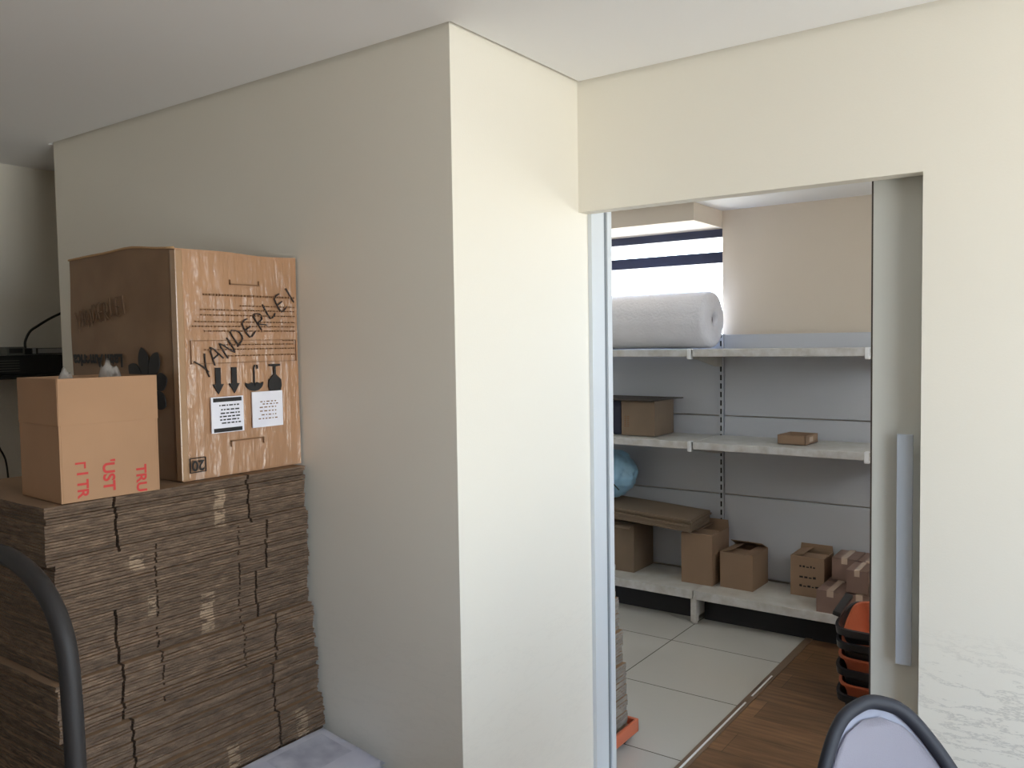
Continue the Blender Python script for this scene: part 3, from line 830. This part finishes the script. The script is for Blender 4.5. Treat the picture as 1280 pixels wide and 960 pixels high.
# stickers
s1 = obj('shipping_label', face_rects([(1.512, 1.627, 1.387, 1.496)], x=XF + .0012), M_PAPER, bb)
rects = [(1.519, 1.620, 1.481, 1.493), (1.519, 1.620, 1.389, 1.401)]
for z in (1.468, 1.455, 1.444, 1.434, 1.424, 1.414):
    y = 1.530 + r.uniform(0, .02)
    while y < 1.612: w_ = r.uniform(.004, .016); rects.append((y, min(y + w_, 1.615), z, z + .004)); y += w_ + .004
obj('label_print', face_rects(rects, x=XF + .0020), M_INK, s1)
s2 = obj('shipping_label', face_rects([(1.660, 1.778, 1.391, 1.504)], x=XF + .0012), M_PAPER, bb)
rects = []
for z in (1.470, 1.462, 1.452, 1.440, 1.428, 1.416):
    y = 1.675 + r.uniform(0, .03)
    while y < 1.755: w_ = r.uniform(.003, .012); rects.append((y, min(y + w_, 1.76), z, z + .0035)); y += w_ + .006
obj('label_print', face_rects(rects, x=XF + .0020), M_INKB, s2)
obj('printed_frame', face_rects(outline(1.436, 1.490, 1.277, 1.321, .002)), M_INK, bb)
writing('printed_number', '20', .042, fx(1.463, 1.299), (0, -1, 0), (0, 0, -1), M_INK, bb)
# marker handwriting as strokes
STR = {
    'V': [[(0, 1), (.35, .45), (.5, 0)], [(1, 1), (.5, .3), (.35, -.25)]], 'A': [[(0, 0), (.45, 1), (.9, 0)], [(.2, .35), (.75, .35)]],
    'N': [[(0, 0), (.05, 1), (.75, 0), (.8, 1)]], 'D': [[(.1, 0), (.1, 1), (.7, .7), (.7, .2), (0, 0)]],
    'E': [[(.7, 1), (.1, .95), (.1, 0), (.75, .05)], [(.1, .5), (.6, .5)]], 'R': [[(.1, 0), (.1, 1), (.65, .85), (.6, .5), (.1, .45), (.75, 0)]],
    'L': [[(.1, 1), (.1, 0), (.7, .05)]], 'I': [[(.3, 1), (.35, 0)]]}
def handwriting(txt, M0, h, adv, wd, mt):
    b = nb()
    for i, ch in enumerate(txt):
        for st in STR[ch]:
            p = catmull([(i * adv + x * adv * .82, y * h + .1 * h * math.sin(i * 2.3), 0) for x, y in st], 3)
            for A, B in zip(p, p[1:]):
                d_ = (B - A)
                if d_.length < 1e-6: continue
                n_ = Vector((-d_.y, d_.x, 0)).normalized() * wd; d_ = d_.normalized() * wd * .5
                prism(b, [((A - d_ - n_).x, (A - d_ - n_).y), ((B + d_ - n_).x, (B + d_ - n_).y), ((B + d_ + n_).x, (B + d_ + n_).y), ((A - d_ + n_).x, (A - d_ + n_).y)], 0, .0045, M=M0)
    return obj('handwritten_name', b, mt, bb)
ang = math.atan2(.26, .385)
handwriting('VANDERLEI', frame3((XF - .0035, 1.492, 1.562), (0, math.cos(ang), math.sin(ang)), (0, -math.sin(ang), math.cos(ang))), .052, .050, .0016, M_MARK)
YF = Y0 - .0095
handwriting('VANDERLEI', frame3((-2.765, YF + .004, 1.712), (math.cos(.16), 0, math.sin(.16)), (-math.sin(.16), 0, math.cos(.16))), .055, .035, .0012, M_FAINT)
writing('printed_text', 'Latin America', .054, (-2.645, YF, 1.612), (-1, 0, 0), (0, 0, -1), M_INK, bb, sx=.98)
# flower emblem: petals round a centre
cx, cz = -2.365, 1.527
for k, (a, L_) in enumerate(((146, .108), (103, .112), (62, .108), (16, .092), (-30, .092), (-75, .08), (190, .09), (235, .08))):
    a = math.radians(a); b = nb(); pts = []
    for i in range(21):
        t = i / 20; pts.append((.014 + L_ * t, .027 * math.sin(PI * t ** 1.5) ** .75))
    for i in range(19, 0, -1):
        t = i / 20; pts.append((.014 + L_ * t, -.027 * math.sin(PI * t ** 1.5) ** .75))
    prism(b, pts, 0, .003, M=frame3((cx, YF + .0035, cz), (math.cos(a), 0, math.sin(a)), (-math.sin(a), 0, math.cos(a))))
    obj('emblem_petal', b, M_INK, bb)

# ================================================================== SMALL OPEN BOX
RZ = math.radians(-3.5)
Wd, Dp, Hb, Fl = .245, .262, .200, .120
cx_, cy_ = -2.178 - .5 * Wd * math.cos(RZ) - .0, 1.052 + .5 * Dp
sb = empty('cardboard_box', (-2.286, 1.187, TZ), 'open brown box with upright flaps and red print, at the front of the tall stack', 'box', rz=RZ)
Mx = mw(sb); hw, hd = Wd / 2, Dp / 2
b = nb()
bx(b, -hw, hw, -hd, -hd + .005, 0, Hb, .001); bx(b, -hw, hw, hd - .005, hd, 0, Hb, .001)
bx(b, -hw, -hw + .005, -hd + .005, hd - .005, 0, Hb, .001); bx(b, hw - .005, hw, -hd + .005, hd - .005, 0, Hb, .001)
bx(b, -hw + .005, hw - .005, -hd + .005, hd - .005, 0, .005)
bmesh.ops.transform(b, matrix=Mx, verts=b.verts[:]); obj('carton_body', b, M_CARD, sb)
def sflap(axis, s, lean):
    b = nb(); L = Wd if axis == 'y' else Dp
    prism(b, [(-L / 2, 0), (L / 2, 0), (L / 2, Fl), (-L / 2, Fl)], -.0015, .0025)
    Pm = Matrix.Translation((0, s * hd, Hb)) @ (Matrix.Rotation(PI, 4, 'Z') if s < 0 else Matrix.Identity(4)) if axis == 'y' else \
        Matrix.Translation((s * hw, 0, Hb)) @ Matrix.Rotation(-PI / 2 if s > 0 else PI / 2, 4, 'Z')
    bmesh.ops.transform(b, matrix=Mx @ Pm @ Matrix.Rotation(PI / 2 - lean, 4, 'X'), verts=b.verts[:])
    obj('flap', b, M_CARD, sb)
sflap('x', 1, .020); sflap('x', -1, .0); sflap('y', -1, .0); sflap('y', 1, .0)
def sw(txt, yl, zl, size, al='LEFT'):
    o_ = Mx @ Vector((hw + .0009, yl, zl)); c, s_ = math.cos(RZ), math.sin(RZ)
    writing('printed_text', txt, size, o_, (0, 0, -1), (-s_, c, 0), M_RED, sb, align=al)
sw('TRU', .078, .0765, .039); sw("'UST", -.010, .102, .043); sw('I TR', -.078, .077, .039); sw("\u0413", -.083, .104, .034)
# crumpled clear bag inside
b = nb(); nn = 40
gv = [[None] * nn for _ in range(nn)]
for i in range(nn):
    for j in range(nn):
        u = i / (nn - 1) * 2 - 1; v = j / (nn - 1) * 2 - 1
        z = .272 + .055 * noise.noise(Vector((u * 2.2, v * 2.2, 4))) + .035 * noise.noise(Vector((u * 6, v * 6, 1)))
        z += .055 * math.exp(-(((u - .62) / .28) ** 2 + ((v + .62) / .22) ** 2)) * (1 + .5 * noise.noise(Vector((u * 11, v * 11, 2))))
        z += .060 * math.exp(-(((u - .35) / .22) ** 2 + ((v - .35) / .30) ** 2)) * (1 + .6 * noise.noise(Vector((u * 12, v * 12, 7))))
        gv[i][j] = b.verts.new((u * (hw - .012), v * (hd - .012), z))
for i in range(nn - 1):
    for j in range(nn - 1):
        f = b.faces.new((gv[i][j], gv[i + 1][j], gv[i + 1][j + 1], gv[i][j + 1])); f.smooth = True
bmesh.ops.solidify(b, geom=b.faces[:], thickness=.001)
bmesh.ops.transform(b, matrix=Mx, verts=b.verts[:])
tag(obj('plastic_bag', b, M_POLY), 'crumpled clear plastic bag poking out of the small open box', 'bag')

# ================================================================== PLATFORM TROLLEY with handle
tl = empty('platform_trolley', (-1.9, .45, 0), 'platform trolley with a thick curved black tube handle, in front of the tall stack', 'trolley')
b = nb(); bx(b, -2.16, -1.62, .10, .86, .15, .18, .008); obj('deck', b, M_STEELB, tl)
PYH = .80
path = catmull([(-1.642, PYH, .17), (-1.643, PYH, .5), (-1.645, PYH, .82), (-1.649, PYH, .95), (-1.658, PYH, 1.045), (-1.682, PYH, 1.105), (-1.728, PYH, 1.155),
                (-1.80, PYH, 1.192), (-1.90, PYH, 1.213), (-2.00, PYH, 1.208), (-2.075, PYH, 1.175), (-2.115, PYH, 1.12), (-2.13, PYH, 1.04), (-2.135, PYH, .8), (-2.135, PYH, .17)], 8)
b = nb(); tube(b, path, .0195, 20); obj('handle_tube', b, M_STEELB, tl, smooth=True)
for x in (-2.08, -1.70):
    for y in (.18, .74):
        b = nb(); bx(b, x - .025, x + .025, y - .03, y + .03, .10, .15, .003); c_ = obj('caster_fork', b, M_ALU, tl)
        b = nb(); cyl(b, (x - .017, y, .062), (x + .017, y, .062), .062, seg=28); obj('wheel', b, M_RUBBER, c_)
# dark bag on the trolley
b = nb(); bmesh.ops.create_icosphere(b, subdivisions=5, radius=1)
for v in b.verts:
    z = v.co.z; s = 1.0 - .28 * max(0, z) ** 2
    n_ = noise.noise(v.co * 2.1) * .09 + noise.noise(v.co * 5) * .04
    v.co = Vector((v.co.x * .165 * s * (1 + n_) * 1.0, v.co.y * .25 * s * (1 + n_), max(z, -.94) * .37 * (1 + n_ * .3)))
bmesh.ops.transform(b, matrix=Matrix.Translation((-1.945, .47, .18 + .352)), verts=b.verts[:])
bg_ = empty('garbage_bag', (-1.945, .47, .185), 'dark bag standing on the trolley at the lower left edge of the photo', 'bag')
obj('bag_body', b, M_BAG, bg_, smooth=True)
b = nb(); cyl(b, (-1.945, .47, .86), (-1.95, .47, .895), .03, .05, seg=14); obj('bag_neck', b, M_BAG, bg_, smooth=True)

# ================================================================== PAPERS beside the stack
pc = carton('plain brown carton on the floor under the white papers, beside the wall', -2.105, 1.50, 0, .34, .335, .30, M_CARD4)
r = random.Random(5)
for k in range(5):
    b = nb(); n1, n2 = 12, 12; gz = .3045 + k * .008
    vs = {}
    for i in range(n1 + 1):
        for j_ in range(n2 + 1):
            x = -2.108 + .285 * i / n1; y = 1.50 + .33 * j_ / n2
            a_ = .0 if k < 4 else 1
            z = gz + a_ * (.004 * (1 - noise.noise(Vector((x * 9, y * 9, k)))) + .006 * (i / n1) * (j_ / n2)) + .045 * (k / 4) * (1 - i / n1)
            vs[i, j_] = (x, y, z)
    top = {q: b.verts.new(p) for q, p in vs.items()}
    for i in range(n1):
        for j_ in range(n2):
            f = b.faces.new((top[i, j_], top[i + 1, j_], top[i + 1, j_ + 1], top[i, j_ + 1])); f.smooth = True
            f.material_index = 1 if (k == 4 and 1 <= i <= 6 and 3 <= j_ <= 10) else 0
    bmesh.ops.solidify(b, geom=b.faces[:], thickness=.006 if k < 4 else .0015)
    bmesh.ops.transform(b, matrix=Matrix.Translation((-1.95, 1.65, 0)) @ Matrix.Rotation(r.uniform(-.012, .0), 4, 'Z') @ Matrix.Translation((1.95, -1.65, 0)), verts=b.verts[:])
    tag(obj('paper_pad', b, [M_PAPER, M_PAPERD]), ['white paper pad at the bottom of the pile on the low carton', 'white paper pad second from the bottom of the pile on the low carton',
        'white paper pad in the middle of the pile on the low carton', 'white paper pad just under the printed sheet on the low carton', 'white printed sheet with grey blocks, topmost on the paper pile'][k], 'paper', 'white papers piled beside the wall')

# ================================================================== DEVICES on the left wall
sf = empty('wall_shelf', (XL, 1.95, 1.50), 'black wall shelf on the far left wall holding the recorder', 'shelf')
b = nb(); bx(b, XL, XL + .24, 1.62, 2.38, 1.512, 1.532, .003); obj('shelf_board', b, M_DEV, sf)
b = nb()
for y in (1.72, 2.28): prism(b, [(0, 1.512), (.20, 1.512), (.02, 1.40), (0, 1.40)], y, y + .004, M=frame3((XL, 0, 0), (1, 0, 0), (0, 0, 1)) @ Matrix.Scale(-1, 4, (0, 0, 1)))
obj('bracket', b, M_DEV, sf)
rc = empty('video_recorder', (XL + .13, 1.95, 1.533), 'flat black recorder box on the wall shelf at the far left', 'recorder')
b = nb(); bx(b, XL + .015, XL + .23, 1.64, 2.36, 1.533, 1.622, .004); obj('recorder_case', b, M_DEV, rc)
b = nb()
for k in range(5): bx(b, XL + .2295, XL + .2312, 1.66, 1.84, 1.548 + k * .012, 1.551 + k * .012)
obj('vent_slots', b, M_DEVG, rc)
ad = empty('power_adapter', (XL + .17, 1.86, 1.623), 'grey-green adapter box on top of the black recorder', 'adapter')
b = nb(); bx(b, XL + .12, XL + .20, 1.80, 1.88, 1.6235, 1.662, .004); obj('adapter_case', b, M_DEVG, ad)
b = nb(); bx(b, XL + .1995, XL + .2010, 1.81, 1.87, 1.632, 1.654); obj('adapter_label', b, M_DEV, ad)
rt_ = empty('network_router', (XL + .15, 2.02, 1.623), 'thin dark router with a pale front label, right of the adapter', 'router')
b = nb(); bx(b, XL + .05, XL + .22, 1.90, 2.10, 1.6235, 1.655, .005); obj('router_case', b, M_DEV, rt_)
b = nb(); bx(b, XL + .219, XL + .2215, 1.93, 2.045, 1.630, 1.652); bx(b, XL + .219, XL + .2218, 1.905, 1.92, 1.628, 1.656)
obj('router_label', b, M_LBL, rt_)
b = nb(); tube(b, catmull([(XL + .16, 1.90, 1.655), (XL + .16, 1.902, 1.69), (XL + .15, 1.93, 1.735), (XL + .13, 1.98, 1.765), (XL + .10, 2.05, 1.80), (XL + .06, 2.16, 1.85), (XL + .012, 2.22, 1.90)], 8), .006, 10)
tag(obj('network_cable', b, M_DEV, smooth=True), 'black cable arching up from the router behind the wall corner', 'cable')
b = nb(); tube(b, catmull([(XL + .03, 1.80, 1.51), (XL + .012, 1.81, 1.35), (XL + .01, 1.822, 1.2), (XL + .012, 1.855, 1.1), (XL + .015, 1.86, .9), (XL + .012, 1.85, .5)], 8), .0045, 8)
tag(obj('power_cable', b, M_DEV, smooth=True), 'thin dark cable hanging down the far left wall below the recorder', 'cable')

# ================================================================== OFFICE CHAIR
ch = empty('office_chair', (-.10, 1.38, 0), 'office chair with grey mesh back in a black rounded frame, before the doorway', 'chair')
# backrest built in its own plane: u to the side, d down from the apex
def bp(u, d, off=0.0):
    """backrest point; the plane leans and wraps"""
    c0 = Vector((-.350, 1.575, .990))
    side = Vector((.62, .785, 0)).normalized(); fwd = Vector((.785, -.62, 0)).normalized()
    down = (Vector((0, 0, -1)) * math.cos(.17) + fwd * math.sin(.17) + side * .05).normalized()
    nrm = side.cross(down).normalized()
    return c0 + side * u + down * d + fwd * (off + .9 * u * u)
def hwid(d):
    pts = [(0, 0), (.006, .03), (.018, .058), (.04, .082), (.07, .104), (.11, .128), (.16, .152), (.22, .175), (.30, .195), (.38, .198), (.45, .185), (.50, .155), (.525, .11), (.535, .05), (.537, 0)]
    for (a, w1), (c, w2) in zip(pts, pts[1:]):
        if a <= d <= c: return w1 + (w2 - w1) * (d - a) / (c - a)
    return 0
ds = [0, .006, .018, .04, .07, .11, .16, .22, .30, .38, .45, .50, .525, .535, .537]
loop = [(hwid(d_), d_) for d_ in ds] + [(-hwid(d_), d_) for d_ in ds[-2:0:-1]]
pl_ = catmull([bp(u, d_) for u, d_ in loop], 6, closed=True)
b = nb(); tube(b, pl_, .0105, 14, closed=True, ru=.013); fr = obj('back_frame', b, M_CHAIRF, ch, smooth=True)
def sheet_back(k0, k1, off, nd=26, nu=14):
    b = nb(); grid_ = []
    for i in range(nd + 1):
        d_ = .004 + (.533 - .004) * i / nd
        w_ = max(hwid(d_), .002)
        grid_.append([b.verts.new(bp(w_ * (-1 + 2 * j / nu) * k1, .268 + (d_ - .268) * k1, off)) for j in range(nu + 1)])
    for i in range(nd):
        for j in range(nu):
            f = b.faces.new((grid_[i][j], grid_[i][j + 1], grid_[i + 1][j + 1], grid_[i + 1][j])); f.smooth = True
    bmesh.ops.solidify(b, geom=b.faces[:], thickness=.0015)
    return b
obj('mesh_border', sheet_back(0, .99, -.003), M_MESHB, ch)
obj('back_mesh', sheet_back(0, .91, .002), M_MESH, ch)
sc_ = Vector((-.10, 1.38, .0))
sdv = Vector((-.62, -.785, 0))
SM = Matrix.Translation((sc_.x, sc_.y, 0)) @ Matrix.Rotation(math.atan2(sdv.y, sdv.x), 4, 'Z')
b = nb(); bx(b, -.235, .235, -.19, .25, .43, .49, .025, M=SM); obj('seat', b, mat('seat_fabric', srgb(44, 46, 54), rough=.9), ch, smooth=True)
b = nb(); p0 = bp(0, .50); tube(b, catmull([p0, p0 + Vector((0, 0, -.05)), SM @ Vector((0, -.19, .40)), SM @ Vector((0, -.05, .41))], 6), .016, 10); obj('back_stem', b, M_CHAIRF, ch, smooth=True)
b = nb(); cyl(b, SM @ Vector((0, 0, .10)), SM @ Vector((0, 0, .43)), .026); cyl(b, SM @ Vector((0, 0, .40)), SM @ Vector((0, 0, .43)), .09); obj('gas_column', b, M_RUBBER, ch)
for k in range(5):
    a = 2 * PI * k / 5 + .3; d_ = Vector((math.cos(a), math.sin(a), 0)); c0 = SM @ Vector((0, 0, 0))
    b = nb(); cyl(b, c0 + Vector((0, 0, .11)), c0 + d_ * .27 + Vector((0, 0, .075)), .024, .014); l_ = obj('leg', b, M_CHAIRF, ch)
    t_ = Vector((-d_.y, d_.x, 0)); b = nb(); e_ = c0 + d_ * .27 + Vector((0, 0, .028)); cyl(b, e_ - t_ * .022, e_ + t_ * .022, .028); cyl(b, e_ + Vector((0, 0, .02)), e_ + Vector((0, 0, .06)), .007)
    obj('caster', b, M_RUBBER, l_)
